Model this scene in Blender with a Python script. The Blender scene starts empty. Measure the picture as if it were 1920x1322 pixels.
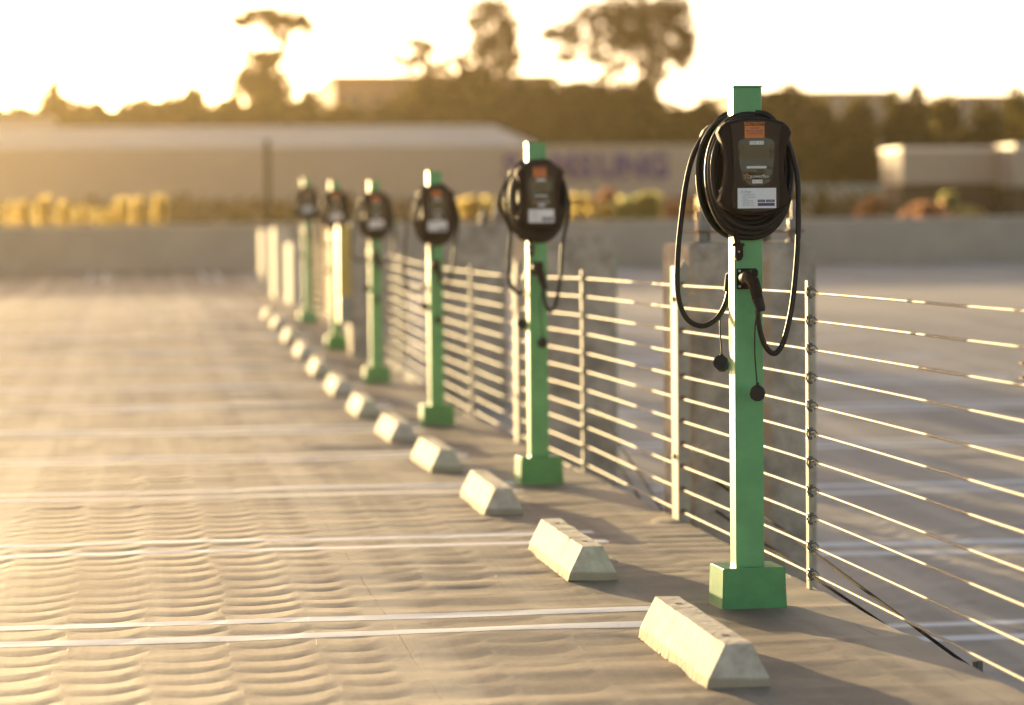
import bpy, bmesh, math, random
from mathutils import Vector, Matrix, noise
R = math.radians
random.seed(7)
scene = bpy.context.scene
COL = scene.collection

# ------------------------------------------------------------------ camera
FPX, TH, PI_, RO = 5226.0, R(7.55), R(2.53), R(0.573)
CAM = Vector((0, 0, 1.33))
fwd = Vector((math.sin(TH)*math.cos(PI_), math.cos(TH)*math.cos(PI_), -math.sin(PI_)))
r0 = Vector((math.cos(TH), -math.sin(TH), 0)); u0 = r0.cross(fwd)
rt = r0*math.cos(RO) - u0*math.sin(RO)
up = u0*math.cos(RO) + r0*math.sin(RO)
cd = bpy.data.cameras.new('camera'); cam = bpy.data.objects.new('camera', cd); COL.objects.link(cam)
m = Matrix((rt, up, -fwd)).transposed().to_4x4(); m.translation = CAM; cam.matrix_world = m
cd.sensor_width = 36; cd.lens = FPX/1920*36; cd.clip_start = .1; cd.clip_end = 3000
cd.dof.use_dof = True; cd.dof.focus_distance = 9.62; cd.dof.aperture_fstop = 1.9; cd.dof.aperture_blades = 0
scene.camera = cam
# ------------------------------------------------------------------ light
SUN_EL, SUN_AZ = 4.7, -15.0      # azimuth in degrees from +Y towards +X
w = bpy.data.worlds.new('World'); scene.world = w; w.use_nodes = True
nt = w.node_tree; bg = nt.nodes['Background']
sky = nt.nodes.new('ShaderNodeTexSky'); sky.sky_type = 'NISHITA'; sky.sun_disc = False
sky.sun_elevation = R(SUN_EL); sky.sun_rotation = R(SUN_AZ); sky.dust_density = 0.6; sky.air_density = 0.4; sky.ozone_density = 0
tint = nt.nodes.new('ShaderNodeVectorMath'); tint.operation = 'MULTIPLY'; tint.inputs[1].default_value = (1.15, .96, .78)   # warm evening white balance
nt.links.new(sky.outputs[0], tint.inputs[0]); nt.links.new(tint.outputs[0], bg.inputs[0]); bg.inputs[1].default_value = 0.14
sd = bpy.data.lights.new('sun', 'SUN'); sd.energy = 5.0; sd.angle = R(0.5); sd.color = (1, .74, .37)
so = bpy.data.objects.new('sun', sd); COL.objects.link(so)
az, el = R(SUN_AZ), R(SUN_EL)
sv = Vector((math.sin(az)*math.cos(el), math.cos(az)*math.cos(el), math.sin(el)))
so.rotation_euler = sv.to_track_quat('Z', 'Y').to_euler(); so.location = (-10, 40, 20)
scene.view_settings.view_transform = 'Standard'; scene.view_settings.look = 'None'
scene.view_settings.gamma = 1; scene.view_settings.use_curve_mapping = False
scene.view_settings.exposure = 1.52

def at(px, py, Y):
    """point of the world plane y=Y seen at this picture position (used to measure places)"""
    d = fwd + rt*((px-960)/FPX) - up*((py-661)/FPX)
    return CAM + d*(Y/d.y)

# ------------------------------------------------------------------ helpers
class MB:
    def __init__(s): s.v = []; s.f = []; s.sm = []
    def add(s, vs, fs, smooth=False):
        n = len(s.v); s.v += [tuple(v) for v in vs]; s.f += [tuple(i+n for i in f) for f in fs]; s.sm += [smooth]*len(fs); return s
    def box(s, a, b, c=0.0):
        x0, y0, z0 = a; x1, y1, z1 = b
        if c <= 0:
            vs = [(x, y, z) for z in (z0, z1) for y in (y0, y1) for x in (x0, x1)]
            return s.add(vs, [(0, 2, 3, 1), (4, 5, 7, 6), (0, 1, 5, 4), (2, 6, 7, 3), (0, 4, 6, 2), (1, 3, 7, 5)])
        bm = bmesh.new(); bmesh.ops.create_cube(bm, size=1)
        for v in bm.verts: v.co = Vector(((x0+x1)/2+v.co.x*(x1-x0), (y0+y1)/2+v.co.y*(y1-y0), (z0+z1)/2+v.co.z*(z1-z0)))
        bmesh.ops.bevel(bm, geom=bm.edges[:], offset=c, segments=2, affect='EDGES', profile=.5)
        return s.bm(bm)
    def bm(s, bm, smooth=False):
        bm.verts.index_update()
        s.add([v.co for v in bm.verts], [[v.index for v in f.verts] for f in bm.faces], smooth); bm.free(); return s
    def tube(s, pts, r, n=8, caps=True):
        pts = [Vector(p) for p in pts]; N = len(pts)
        rr = r if isinstance(r, (list, tuple)) else [r]*N
        T = [(pts[min(i+1, N-1)]-pts[max(i-1, 0)]).normalized() for i in range(N)]
        a = Vector((0, 0, 1)) if abs(T[0].z) < .9 else Vector((1, 0, 0))
        u = T[0].cross(a).normalized(); vs = []; fs = []
        for i in range(N):
            u = (u - T[i]*u.dot(T[i])).normalized(); w_ = T[i].cross(u)
            for k in range(n):
                an = 2*math.pi*k/n; vs.append(pts[i] + (u*math.cos(an)+w_*math.sin(an))*rr[i])
        for i in range(N-1):
            for k in range(n):
                fs.append((i*n+k, i*n+(k+1) % n, (i+1)*n+(k+1) % n, (i+1)*n+k))
        s.add(vs, fs, True)
        if caps: s.add(vs[:n], [tuple(range(n))[::-1]]); s.add(vs[-n:], [tuple(range(n))])
        return s
    def cyl(s, a, b, r, n=12): return s.tube([a, b], r, n)
    def prism(s, outline, y0, y1):     # outline (x, z), extruded along y; y0 = front (towards camera)
        n = len(outline)
        vs = [(x, y0, z) for x, z in outline] + [(x, y1, z) for x, z in outline]
        fs = [tuple(range(n)), tuple(range(n, 2*n))[::-1]] + [(i, i+n, (i+1) % n+n, (i+1) % n) for i in range(n)]
        return s.add(vs, fs)
    def mesh(s, name, mat):
        me = bpy.data.meshes.new(name); me.from_pydata(s.v, [], s.f)
        me.polygons.foreach_set('use_smooth', s.sm)
        bm = bmesh.new(); bm.from_mesh(me); bmesh.ops.recalc_face_normals(bm, faces=bm.faces); bm.to_mesh(me); bm.free()
        me.materials.append(mat); return me
    def build(s, name, mat, parent=None, raw=False, loc=None):
        if raw:
            me = bpy.data.meshes.new(name); me.from_pydata(s.v, [], s.f); me.polygons.foreach_set('use_smooth', s.sm); me.materials.append(mat)
        else: me = s.mesh(name, mat)
        return link(name, me, parent, loc)
def link(name, me, parent=None, loc=None):
    o = bpy.data.objects.new(name, me); COL.objects.link(o)
    if parent: o.parent = parent
    if loc: o.location = loc
    return o
def tag(o, label=None, cat=None, group=None, kind=None):
    if label: o['label'] = label
    if cat: o['category'] = cat
    if group: o['group'] = group
    if kind: o['kind'] = kind
    return o
def empty(name, loc, label, cat, group=None):
    o = bpy.data.objects.new(name, None); COL.objects.link(o); o.location = loc; o.empty_display_size = .2
    return tag(o, label, cat, group)
def catmull(P, k=8):
    P = [Vector(p) for p in P]; out = []
    for i in range(len(P)-1):
        a = P[max(i-1, 0)]; b = P[i]; c = P[i+1]; d = P[min(i+2, len(P)-1)]
        for j in range(k):
            t = j/k
            out.append(.5*((2*b)+(c-a)*t+(2*a-5*b+4*c-d)*t*t+(3*b-a-3*c+d)*t**3))
    out.append(P[-1]); return out
FONT = bpy.data.fonts[0] if bpy.data.fonts else None
def text(s, size, x, z, y, mat, parent, name='lettering', align='CENTER', ext=0, loc=None, spacing=1.0, sx=1.0, bold=0.0):
    cu = bpy.data.curves.new('t', 'FONT'); cu.body = s; cu.size = size; cu.align_x = align; cu.align_y = 'CENTER'
    cu.extrude = ext; cu.space_character = spacing; cu.resolution_u = 2; cu.offset = bold
    o = bpy.data.objects.new('t', cu); COL.objects.link(o)
    bpy.context.view_layer.update()
    me = bpy.data.meshes.new_from_object(o.evaluated_get(bpy.context.evaluated_depsgraph_get()))
    bpy.data.objects.remove(o); bpy.data.curves.remove(cu)
    me.transform(Matrix.Scale(sx, 4, (1, 0, 0))); me.transform(Matrix.Rotation(R(90), 4, 'X')); me.transform(Matrix.Translation((x, y, z)))
    me.name = name; me.materials.clear(); me.materials.append(mat)
    return link(name, me, parent, loc)

# ------------------------------------------------------------------ materials
def mat(name, col, rough=.6, metal=0, coat=0, var=0.0, scale=5.0, bump=0.0, bscale=60.0, col2=None, spec=.5, detail=6):
    M = bpy.data.materials.new(name); M.use_nodes = True; n = M.node_tree; p = n.nodes['Principled BSDF']
    p.inputs['Roughness'].default_value = rough; p.inputs['Metallic'].default_value = metal
    p.inputs['Coat Weight'].default_value = coat; p.inputs['Coat Roughness'].default_value = .15
    p.inputs['Specular IOR Level'].default_value = spec
    p.inputs['Base Color'].default_value = (*col, 1)
    tc = n.nodes.new('ShaderNodeTexCoord'); oi = n.nodes.new('ShaderNodeObjectInfo')
    ad = n.nodes.new('ShaderNodeVectorMath'); ad.operation = 'MULTIPLY_ADD'
    ad.inputs[1].default_value = (1, 1, 1)
    n.links.new(tc.outputs['Object'], ad.inputs[0]); n.links.new(oi.outputs['Location'], ad.inputs[2])
    if var > 0 or col2:
        nz = n.nodes.new('ShaderNodeTexNoise'); nz.inputs['Scale'].default_value = scale; nz.inputs['Detail'].default_value = detail
        nz.inputs['Roughness'].default_value = .65
        n.links.new(ad.outputs[0], nz.inputs['Vector'])
        rp = n.nodes.new('ShaderNodeValToRGB')
        c2 = col2 if col2 else tuple(c*(1-var) for c in col)
        rp.color_ramp.elements[0].position = .35; rp.color_ramp.elements[1].position = .65
        rp.color_ramp.elements[0].color = (*c2, 1); rp.color_ramp.elements[1].color = (*[min(1, c*(1+var*.5)) for c in col], 1)
        n.links.new(nz.outputs['Fac'], rp.inputs[0]); n.links.new(rp.outputs[0], p.inputs['Base Color'])
    if bump > 0:
        nb = n.nodes.new('ShaderNodeTexNoise'); nb.inputs['Scale'].default_value = bscale; nb.inputs['Detail'].default_value = 8
        n.links.new(ad.outputs[0], nb.inputs['Vector'])
        b = n.nodes.new('ShaderNodeBump'); b.inputs['Distance'].default_value = bump; b.inputs['Strength'].default_value = 1
        n.links.new(nb.outputs['Fac'], b.inputs['Height']); n.links.new(b.outputs[0], p.inputs['Normal'])
    return M
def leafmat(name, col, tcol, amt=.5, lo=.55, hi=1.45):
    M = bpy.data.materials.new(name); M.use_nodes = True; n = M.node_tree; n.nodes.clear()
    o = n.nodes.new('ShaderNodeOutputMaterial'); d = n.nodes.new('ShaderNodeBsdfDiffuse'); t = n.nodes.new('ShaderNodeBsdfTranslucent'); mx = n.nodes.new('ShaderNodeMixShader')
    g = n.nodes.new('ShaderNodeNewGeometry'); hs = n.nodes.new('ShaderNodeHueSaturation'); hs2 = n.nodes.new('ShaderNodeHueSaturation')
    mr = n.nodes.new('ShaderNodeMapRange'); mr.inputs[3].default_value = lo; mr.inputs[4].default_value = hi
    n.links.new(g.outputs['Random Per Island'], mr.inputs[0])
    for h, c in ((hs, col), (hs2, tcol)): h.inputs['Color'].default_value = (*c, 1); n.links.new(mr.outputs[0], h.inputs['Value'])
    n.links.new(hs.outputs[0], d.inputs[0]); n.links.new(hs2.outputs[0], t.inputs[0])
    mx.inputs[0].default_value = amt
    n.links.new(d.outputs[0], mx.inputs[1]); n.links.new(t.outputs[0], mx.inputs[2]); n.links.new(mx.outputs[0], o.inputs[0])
    return M

class NG:   # tiny node maths helper
    def __init__(s, M): s.n = M.node_tree
    def m(s, op, a, b=None, c=None):
        q = s.n.nodes.new('ShaderNodeMath'); q.operation = op
        for i, x in enumerate((a, b, c)):
            if x is None: continue
            if isinstance(x, (int, float)): q.inputs[i].default_value = x
            else: s.n.links.new(x, q.inputs[i])
        return q.outputs[0]
    def noise(s, vec, scale, detail=4, rough=.5, dim='3D', dist=0):
        q = s.n.nodes.new('ShaderNodeTexNoise'); q.noise_dimensions = dim
        q.inputs['Scale'].default_value = scale; q.inputs['Detail'].default_value = detail; q.inputs['Roughness'].default_value = rough; q.inputs['Distortion'].default_value = dist
        if vec is not None: s.n.links.new(vec, q.inputs['Vector'])
        return q.outputs['Fac']
    def ramp(s, x, a, b, lo=0., hi=1., smooth=True):
        q = s.n.nodes.new('ShaderNodeMapRange'); q.interpolation_type = 'SMOOTHSTEP' if smooth else 'LINEAR'
        for i, v in ((1, a), (2, b), (3, lo), (4, hi)): q.inputs[i].default_value = v
        s.n.links.new(x, q.inputs[0]); return q.outputs[0]
    def mix(s, f, a, b):
        q = s.n.nodes.new('ShaderNodeMix'); q.data_type = 'RGBA'
        if isinstance(f, (int, float)): q.inputs[0].default_value = f
        else: s.n.links.new(f, q.inputs[0])
        for i, v in ((6, a), (7, b)):
            if isinstance(v, tuple): q.inputs[i].default_value = (*v, 1)
            else: s.n.links.new(v, q.inputs[i])
        return q.outputs[2]

def streak(M, x0, w_, col):
    g = NG(M); n = M.node_tree; p = n.nodes['Principled BSDF']; tc = n.nodes.new('ShaderNodeTexCoord'); sp = n.nodes.new('ShaderNodeSeparateXYZ')
    n.links.new(tc.outputs['Object'], sp.inputs[0]); x = g.m('ADD', sp.outputs[0], g.m('MULTIPLY', g.m('SUBTRACT', g.noise(tc.outputs['Object'], 5, 4), .5), .05))
    f = g.m('MULTIPLY', g.ramp(g.m('ABSOLUTE', g.m('SUBTRACT', x, x0)), 0, w_, .7, 0), g.ramp(g.noise(tc.outputs['Object'], 6, 3), .35, .6))
    n.links.new(g.mix(f, p.inputs['Base Color'].links[0].from_socket, col), p.inputs['Base Color'])
def swirl_concrete(name, base, dark, light, paint=None, amp=1.0):
    """trowelled parking-deck concrete: columns of overlapping swirl arcs, joints, fine arc lines"""
    M = bpy.data.materials.new(name); M.use_nodes = True; g = NG(M); n = M.node_tree; p = n.nodes['Principled BSDF']
    geo = n.nodes.new('ShaderNodeNewGeometry'); sp = n.nodes.new('ShaderNodeSeparateXYZ'); n.links.new(geo.outputs['Position'], sp.inputs[0])
    x, y = sp.outputs[0], sp.outputs[1]
    wob = g.m('MULTIPLY', g.m('SUBTRACT', g.noise(geo.outputs['Position'], 1.1, 3), .5), .17)
    W = .27
    xs = g.m('DIVIDE', g.m('ADD', x, wob), W); idx = g.m('FLOOR', xs); lx = g.m('SUBTRACT', g.m('SUBTRACT', xs, idx), .5)
    wn = n.nodes.new('ShaderNodeTexWhiteNoise'); wn.noise_dimensions = '1D'; n.links.new(idx, wn.inputs['W'])
    wob2 = g.m('MULTIPLY', g.m('SUBTRACT', g.noise(geo.outputs['Position'], .9, 3), .5), 1.3)
    lxs = g.m('ADD', lx, .10); par = g.m('MULTIPLY', g.m('MULTIPLY', lxs, lxs), -1.5)
    t = g.m('ADD', g.m('ADD', g.m('DIVIDE', y, .25), g.m('ADD', par, wob2)), g.m('ADD', g.m('MULTIPLY', wn.outputs[0], .45), g.m('MULTIPLY', idx, .21)))
    ft = g.m('FRACT', t)
    # height: falls slowly towards the camera, then steps up
    fs_ = g.m('POWER', ft, .8)
    par_ = g.m('MULTIPLY', g.m('MULTIPLY', fs_, g.m('SUBTRACT', 1, fs_)), 1.8)     # smooth crests, sharp valleys
    saw = g.m('ADD', par_, g.m('MULTIPLY', g.m('SUBTRACT', 1, g.m('ABSOLUTE', g.m('SUBTRACT', g.m('MULTIPLY', ft, 2), 1))), .55))
    saw = g.m('SUBTRACT', saw, .58)
    edge = g.ramp(g.m('ABSOLUTE', lx), .30, .5, 1, .30)
    patch = g.ramp(g.noise(geo.outputs['Position'], .8, 4), .32, .68, .45, 1.35)
    # joints between strips: smooth trowelled borders, no swirls
    jx = g.m('PINGPONG', g.m('ADD', g.m('SUBTRACT', x, .82), g.m('MULTIPLY', g.m('SUBTRACT', g.noise(geo.outputs['Position'], 4, 3), .5), .012)), .76)   # 0 at x=.9+1.52k
    jm = g.ramp(jx, .05, .13, 0, 1)
    jl = g.ramp(jx, .0, .005, 1, 0)
    hgt = g.m('MULTIPLY', g.ramp(x, .6, 1.1, 1, .38), g.m('MULTIPLY', g.m('MULTIPLY', g.m('MULTIPLY', saw, edge), g.m('MULTIPLY', patch, jm)), g.m('MULTIPLY', g.ramp(y, 9, 16, .0080*amp, .020*amp), g.ramp(y, 17, 32, 1, 0))))
    fine = g.m('MULTIPLY', g.m('SINE', g.m('MULTIPLY', g.m('ADD', g.m('DIVIDE', y, .25), g.m('MULTIPLY', par, 1.2)), 75)), .00022*amp)
    mb = n.nodes.new('ShaderNodeMapping'); mb.inputs['Scale'].default_value = (.9, 4.2, 1); n.links.new(geo.outputs['Position'], mb.inputs[0])
    big = g.m('MULTIPLY', g.noise(mb.outputs[0], 1.25, 4, .55), g.ramp(x, .5, 1.2, .006*amp, .016*amp))
    big2 = g.m('MULTIPLY', g.noise(geo.outputs['Position'], .5, 2), .03*amp)
    grit = g.m('MULTIPLY', g.noise(geo.outputs['Position'], 160, 4, .7), .0009)
    grit2 = g.m('MULTIPLY', g.noise(geo.outputs['Position'], 45, 5, .7), .0030*amp)
    H = g.m('ADD', g.m('ADD', hgt, g.m('MULTIPLY', fine, g.ramp(g.noise(geo.outputs['Position'], 5, 2), .4, .6))), g.m('ADD', grit, grit2))
    H = g.m('SUBTRACT', H, g.m('MULTIPLY', jl, .0004))
    b = n.nodes.new('ShaderNodeBump'); b.inputs['Strength'].default_value = 1; b.inputs['Distance'].default_value = 1
    n.links.new(H, b.inputs['Height']); n.links.new(b.outputs[0], p.inputs['Normal'])
    # colour: staining and grain, with speckle standing in for sun on the grit
    st = g.ramp(g.noise(geo.outputs['Position'], .8, 6, .65), .3, .7)
    c = g.mix(st, dark, base)
    c = g.mix(g.m('MULTIPLY', g.ramp(g.noise(geo.outputs['Position'], 55, 6, .8), .35, .70), .75), c, dark)
    c = g.mix(g.m('MULTIPLY', g.ramp(g.noise(geo.outputs['Position'], 190, 3, .8), .5, .75), .4), c, light)
    mpv = n.nodes.new('ShaderNodeMapping'); mpv.inputs['Scale'].default_value = (1.6, .06, 1); n.links.new(geo.outputs['Position'], mpv.inputs[0])
    c = g.mix(g.m('MULTIPLY', g.ramp(g.noise(mpv.outputs[0], 2.4, 4, .6), .42, .70), .65), c, light)   # long drag streaks
    c = g.mix(g.m('MULTIPLY', g.m('SUBTRACT', 1, jm), .6), c, light)
    c = g.mix(g.m('MULTIPLY', g.m('MULTIPLY', jl, .7), g.ramp(g.noise(geo.outputs['Position'], 3, 3), .45, .6)), c, tuple(q*.6 for q in dark))
    spots = g.ramp(g.noise(geo.outputs['Position'], 7, 2), .73, .76)
    c = g.mix(g.m('MULTIPLY', spots, .5), c, tuple(q*.5 for q in dark))
    if paint:
        wear = g.ramp(g.noise(geo.outputs['Position'], 60, 6, .75), .28, .42)
        c = g.mix(g.m('MULTIPLY', wear, .93), c, paint)
    n.links.new(c, p.inputs['Base Color'])
    p.inputs['Roughness'].default_value = .62 if not paint else .55
    p.inputs['Specular IOR Level'].default_value = .45
    return M
M_deck = swirl_concrete('deck concrete', (.32, .265, .21), (.19, .152, .118), (.46, .395, .32))
M_deck2 = swirl_concrete('lower deck concrete', (.46, .405, .36), (.30, .26, .225), (.55, .49, .43))  # lighter copy of the deck concrete, making up for weak sun on this slope
M_paint = swirl_concrete('white line paint', (.335, .285, .235), (.225, .185, .148), (.46, .40, .33), (.86, .87, .93), amp=.45)
M_stop = mat('wheel stop concrete', (.63, .575, .49), .88, var=.26, scale=13, bump=.005, bscale=38)
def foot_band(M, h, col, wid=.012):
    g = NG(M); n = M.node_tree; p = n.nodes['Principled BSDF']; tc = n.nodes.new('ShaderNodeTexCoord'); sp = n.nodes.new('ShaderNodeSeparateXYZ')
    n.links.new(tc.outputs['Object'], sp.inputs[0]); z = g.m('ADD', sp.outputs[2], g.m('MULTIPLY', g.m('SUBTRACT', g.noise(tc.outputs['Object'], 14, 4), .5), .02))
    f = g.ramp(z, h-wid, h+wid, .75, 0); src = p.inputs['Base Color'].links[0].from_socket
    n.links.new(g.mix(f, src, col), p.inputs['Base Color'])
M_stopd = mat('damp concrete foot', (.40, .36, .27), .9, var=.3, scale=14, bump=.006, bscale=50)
M_pillar = mat('pillar concrete', (.54, .455, .375), .9, var=.0, col2=(.26, .215, .17), scale=6.0, bump=.006, bscale=30, detail=10)
M_pale = mat('pale sunlit pillar concrete', (.62, .55, .44), .9, var=.1, scale=4)  # lighter copy of the pillar concrete, sunlight put into its colour
M_pillar2 = mat('rust streaked concrete', (.54, .455, .375), .9, var=.0, col2=(.26, .215, .17), scale=6.0, bump=.006, bscale=30, detail=10)
M_wall = mat('parapet concrete', (.37, .33, .29), .9, var=.12, scale=1.2, bump=.004, bscale=12)
M_capc = mat('parapet cap', (.62, .53, .46), .8, var=.1, scale=2)  # paler and pinker than the wall to paint in a sunlit top
M_green = mat('green gloss paint', (.15, .41, .17), .42, coat=.05, spec=.3, var=.18, scale=6, bump=.0003, bscale=25)
M_greenc = mat('green base cover paint', (.05, .29, .09), .35, coat=.3, var=.22, scale=7, bump=.0006, bscale=25)
M_black = mat('charcoal plastic', (.030, .019, .013), .62, bump=.0002, bscale=500, spec=.18)
M_face = mat('dark brown face plastic', (.050, .030, .017), .5, bump=.0002, bscale=600, spec=.22)
M_cable = mat('black cable rubber', (.016, .011, .008), .5, bump=.0003, bscale=90, spec=.4)
M_cap = mat('rubber cap', (.016, .012, .010), .55, bump=.0006, bscale=80)
M_glass = mat('smoked display window', (.020, .012, .005), .06, coat=0, spec=.4, bump=.003, bscale=14)
M_lcd = mat('grey display', (.11, .085, .045), .2, spec=.2)
M_orange = mat('orange label', (.62, .17, .025), .5)
M_hdr = mat('label header', (.05, .018, .008), .5)
M_white = mat('white label', (.72, .72, .74), .5)
M_silver = mat('silver strip', (.55, .55, .55), .35)
M_ink = mat('printed ink', (.10, .08, .09), .6)
M_grey = mat('pale grey print', (.55, .55, .56), .6)
M_purple = mat('purple print', (.07, .05, .13), .5)
M_steel = mat('galvanised steel', (.42, .37, .30), .65, metal=.0, spec=.12, var=.15, scale=20, bump=.0004, bscale=60)
M_rope = mat('steel wire rope', (.44, .385, .32), .6, metal=.0, spec=.15, var=.12, scale=60)
M_clamp = mat('cable clamp steel', (.13, .125, .115), .5, metal=.4, var=.2, scale=60)
M_dark = mat('dark wire rope', (.022, .020, .018), .9, spec=.05)
M_rust = mat('rusty plate', (.22, .10, .06), .85, var=.4, scale=20, bump=.001, bscale=60)
M_bolt = mat('weathered bolt steel', (.28, .26, .24), .6, metal=.4, var=.25, scale=30, bump=.0008, bscale=80)
M_yel = mat('reflected sun yellow', (.62, .42, .10), .5, var=.1)  # yellow paints in reflected sunlight
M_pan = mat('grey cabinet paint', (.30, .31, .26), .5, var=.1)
M_orwall = mat('sun orange wall concrete', (.24, .12, .065), .9, var=.12, scale=2)  # concrete wall; the orange of the low sun is put into its colour
M_bwhite = mat('warehouse white panel', (.43, .345, .28), .8, var=.06, scale=.3)
M_roof = mat('pale metal roof', (.80, .68, .58), .6, var=.06, scale=.2)
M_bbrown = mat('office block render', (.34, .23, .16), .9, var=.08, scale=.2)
M_shade = mat('dark shed base', (.09, .065, .045), .9)  # dark colour stands in for shade on the lower storey
M_shed = mat('shed wall panel', (.40, .33, .27), .8, var=.08)
M_glz = mat('office glazing', (.06, .055, .06), .2)
M_letter = mat('blue sign letter', (.045, .035, .20), .5)
M_grass = mat('dry ground', (.12, .10, .055), .95, var=.3, scale=.2)
M_asph = mat('asphalt road', (.05, .05, .05), .9, var=.2, scale=.4)
M_bark = mat('bark', (.11, .085, .06), .95, var=.3, scale=3)
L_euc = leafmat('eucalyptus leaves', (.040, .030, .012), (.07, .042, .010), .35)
L_dark = leafmat('dark leaves', (.043, .038, .012), (.10, .080, .016), .35, lo=.2, hi=2.2)  # wide random brightness paints in specks of sunlit leaves
L_gold = leafmat('yellow lit leaves', (.16, .14, .05), (.85, .72, .32), .8)
L_lime = leafmat('lime leaves', (.14, .15, .06), (.66, .64, .28), .7)
L_red = leafmat('orange red blossom', (.30, .16, .10), (.72, .42, .26), .65)

streak(M_pillar2, .36, .045, (.46, .27, .14))
foot_band(M_greenc, .010, (.20, .19, .13), .012)
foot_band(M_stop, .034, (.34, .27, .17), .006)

# ------------------------------------------------------------------ deck profile (world z along the row)
PL = [(-6, .04), (0, .03), (9.5, 0), (14.8, -.03), (20, -.07), (25.2, -.04), (30.4, .055), (35.6, .175), (41, .16), (46, .135), (57, .12), (61, .17), (70, .37), (72, .41)]
def interp(T, y):
    if y <= T[0][0]: return T[0][1]
    for (a, p), (b, q) in zip(T, T[1:]):
        if y <= b:
            i = T.index((a, p)); t = (y-a)/(b-a)
            pm = T[max(i-1, 0)]; nx = T[min(i+2, len(T)-1)]
            ma = (q-pm[1])/(b-pm[0]); mb = (nx[1]-p)/(nx[0]-a); h = b-a
            return (2*t**3-3*t*t+1)*p+(t**3-2*t*t+t)*h*ma+(-2*t**3+3*t*t)*q+(t**3-t*t)*h*mb
    return T[-1][1]
def zl(y): return interp(PL, y)
def zr(y): return min(zl(y), -.93+.0325*y) if y < 45 else zl(y)
EDGE = 2.44
def sheet(name, x0, x1, y0, y1, zf, m_, dz=0, dy=.5, nx=1, parent=None):
    ny = max(1, int(math.ceil((y1-y0)/dy))); b = MB(); vs = []; fs = []
    for j in range(ny+1):
        y = y0+(y1-y0)*j/ny
        for i in range(nx+1): vs.append((x0+(x1-x0)*i/nx, y, zf(y)+dz))
    for j in range(ny):
        for i in range(nx): k = j*(nx+1)+i; fs.append((k, k+1, k+nx+2, k+nx+1))
    b.add(vs, fs, True); return b.build(name, m_, parent, raw=True)
import numpy as np
def vn(x, y, seed=0):
    """smooth 2-D value noise in -1..1"""
    xi = np.floor(x).astype(np.int64); yi = np.floor(y).astype(np.int64); fx_ = x-xi; fy_ = y-yi
    fx_ = fx_*fx_*(3-2*fx_); fy_ = fy_*fy_*(3-2*fy_)
    def h(i, j):
        n_ = (i*374761393+j*668265263+seed*974634777) & 0x7fffffff
        n_ = ((n_ ^ (n_ >> 13))*1274126177) & 0x7fffffff
        return ((n_ ^ (n_ >> 16)) & 0xffff)/32767.5-1
    return (h(xi, yi)*(1-fx_)+h(xi+1, yi)*fx_)*(1-fy_)+(h(xi, yi+1)*(1-fx_)+h(xi+1, yi+1)*fx_)*fy_
def sst(x, a_, b_): t_ = np.clip((x-a_)/(b_-a_), 0, 1); return t_*t_*(3-2*t_)
def relief_left(x, y):
    """trowel swirls left by finishing the slab: columns of shallow overlapping arcs, plus slow unevenness"""
    wob = .05*vn(x*1.3, y*.7, 1)+.02*vn(x*3, y*3, 2); xs = (x+wob)/.27; idx = np.floor(xs); lx = xs-idx-.5
    r1 = vn(idx*7.3+.5, idx*0+.5, 3); t_ = y/.235-1.5*(lx+.10)**2+.9*vn(x*.9, y*.9, 4)+.25*vn(x*2.5, y*3, 5)+.3*r1+idx*.21
    f = t_-np.floor(t_); f = f**.8; cell = .8+.45*vn(idx*3.7, np.floor(t_)*1.9, 6)
    saw = 4*f*(1-f)-.66; edge = 1-.8*sst(np.abs(lx), .30, .5)
    jx = np.abs(((x-.82) + .76) % 1.52-.76); jm = sst(jx, .05, .14)
    A = .0022*sst(y, 11, 18)*(1-.6*sst(x, .6, 1.15))
    hh = A*saw*edge*cell*jm*(.75+.45*vn(x*.6, y*.6, 7))
    tilt = .0010*vn(idx*5.1, y*.35, 12)*lx*2
    k = .0018+.0038*sst(x, .5, 1.2)+.0038*sst(y, 11, 20)
    hh += tilt+k*vn(x*1.15, y*5.0, 8)+k*.5*vn(x*2.6, y*10.5, 9)+.0045*vn(x*.45, y*.8, 10)+.0045*vn(x*.9, y*2.0, 11)
    return hh*(1-sst(y, 52, 59))*sst(y, 5.5, 6.2)*sst(x, -4.6, -4.3)
def relief_right(x, y):
    hh = .0045*vn(x*1.0, y*4.2, 21)+.002*vn(x*2.4, y*9.5, 22)+.012*vn(x*.4, y*.7, 23)+.005*vn(x*.8, y*1.9, 24)
    return hh*(1-sst(y, 40, 44))*sst(y, 8.5, 9.2)*(1-sst(x, 8.8, 9.2))
def grid(name, gx, gy, rel, zf, m_, dz=0.0):
    gx = np.asarray(gx); gy = np.asarray(gy); X, Y = np.meshgrid(gx, gy); Z = rel(X, Y)+np.array([zf(float(q)) for q in gy])[:, None]+dz
    ny, nx = X.shape; V = np.stack([X, Y, Z], -1).reshape(-1, 3).astype(np.float32)
    k_ = (np.arange(ny-1)[:, None]*nx+np.arange(nx-1)[None, :]).reshape(-1)
    F = np.stack([k_, k_+1, k_+nx+1, k_+nx], -1).astype(np.int32); nf = len(F)
    me = bpy.data.meshes.new(name); me.vertices.add(len(V)); me.vertices.foreach_set('co', V.ravel()); me.loops.add(nf*4); me.loops.foreach_set('vertex_index', F.ravel())
    me.polygons.add(nf); me.polygons.foreach_set('loop_start', np.arange(nf, dtype=np.int32)*4); me.polygons.foreach_set('loop_total', np.full(nf, 4, np.int32))
    me.polygons.foreach_set('use_smooth', np.ones(nf, bool)); me.materials.append(m_); me.update(); me.validate()
    return link(name, me)
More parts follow.
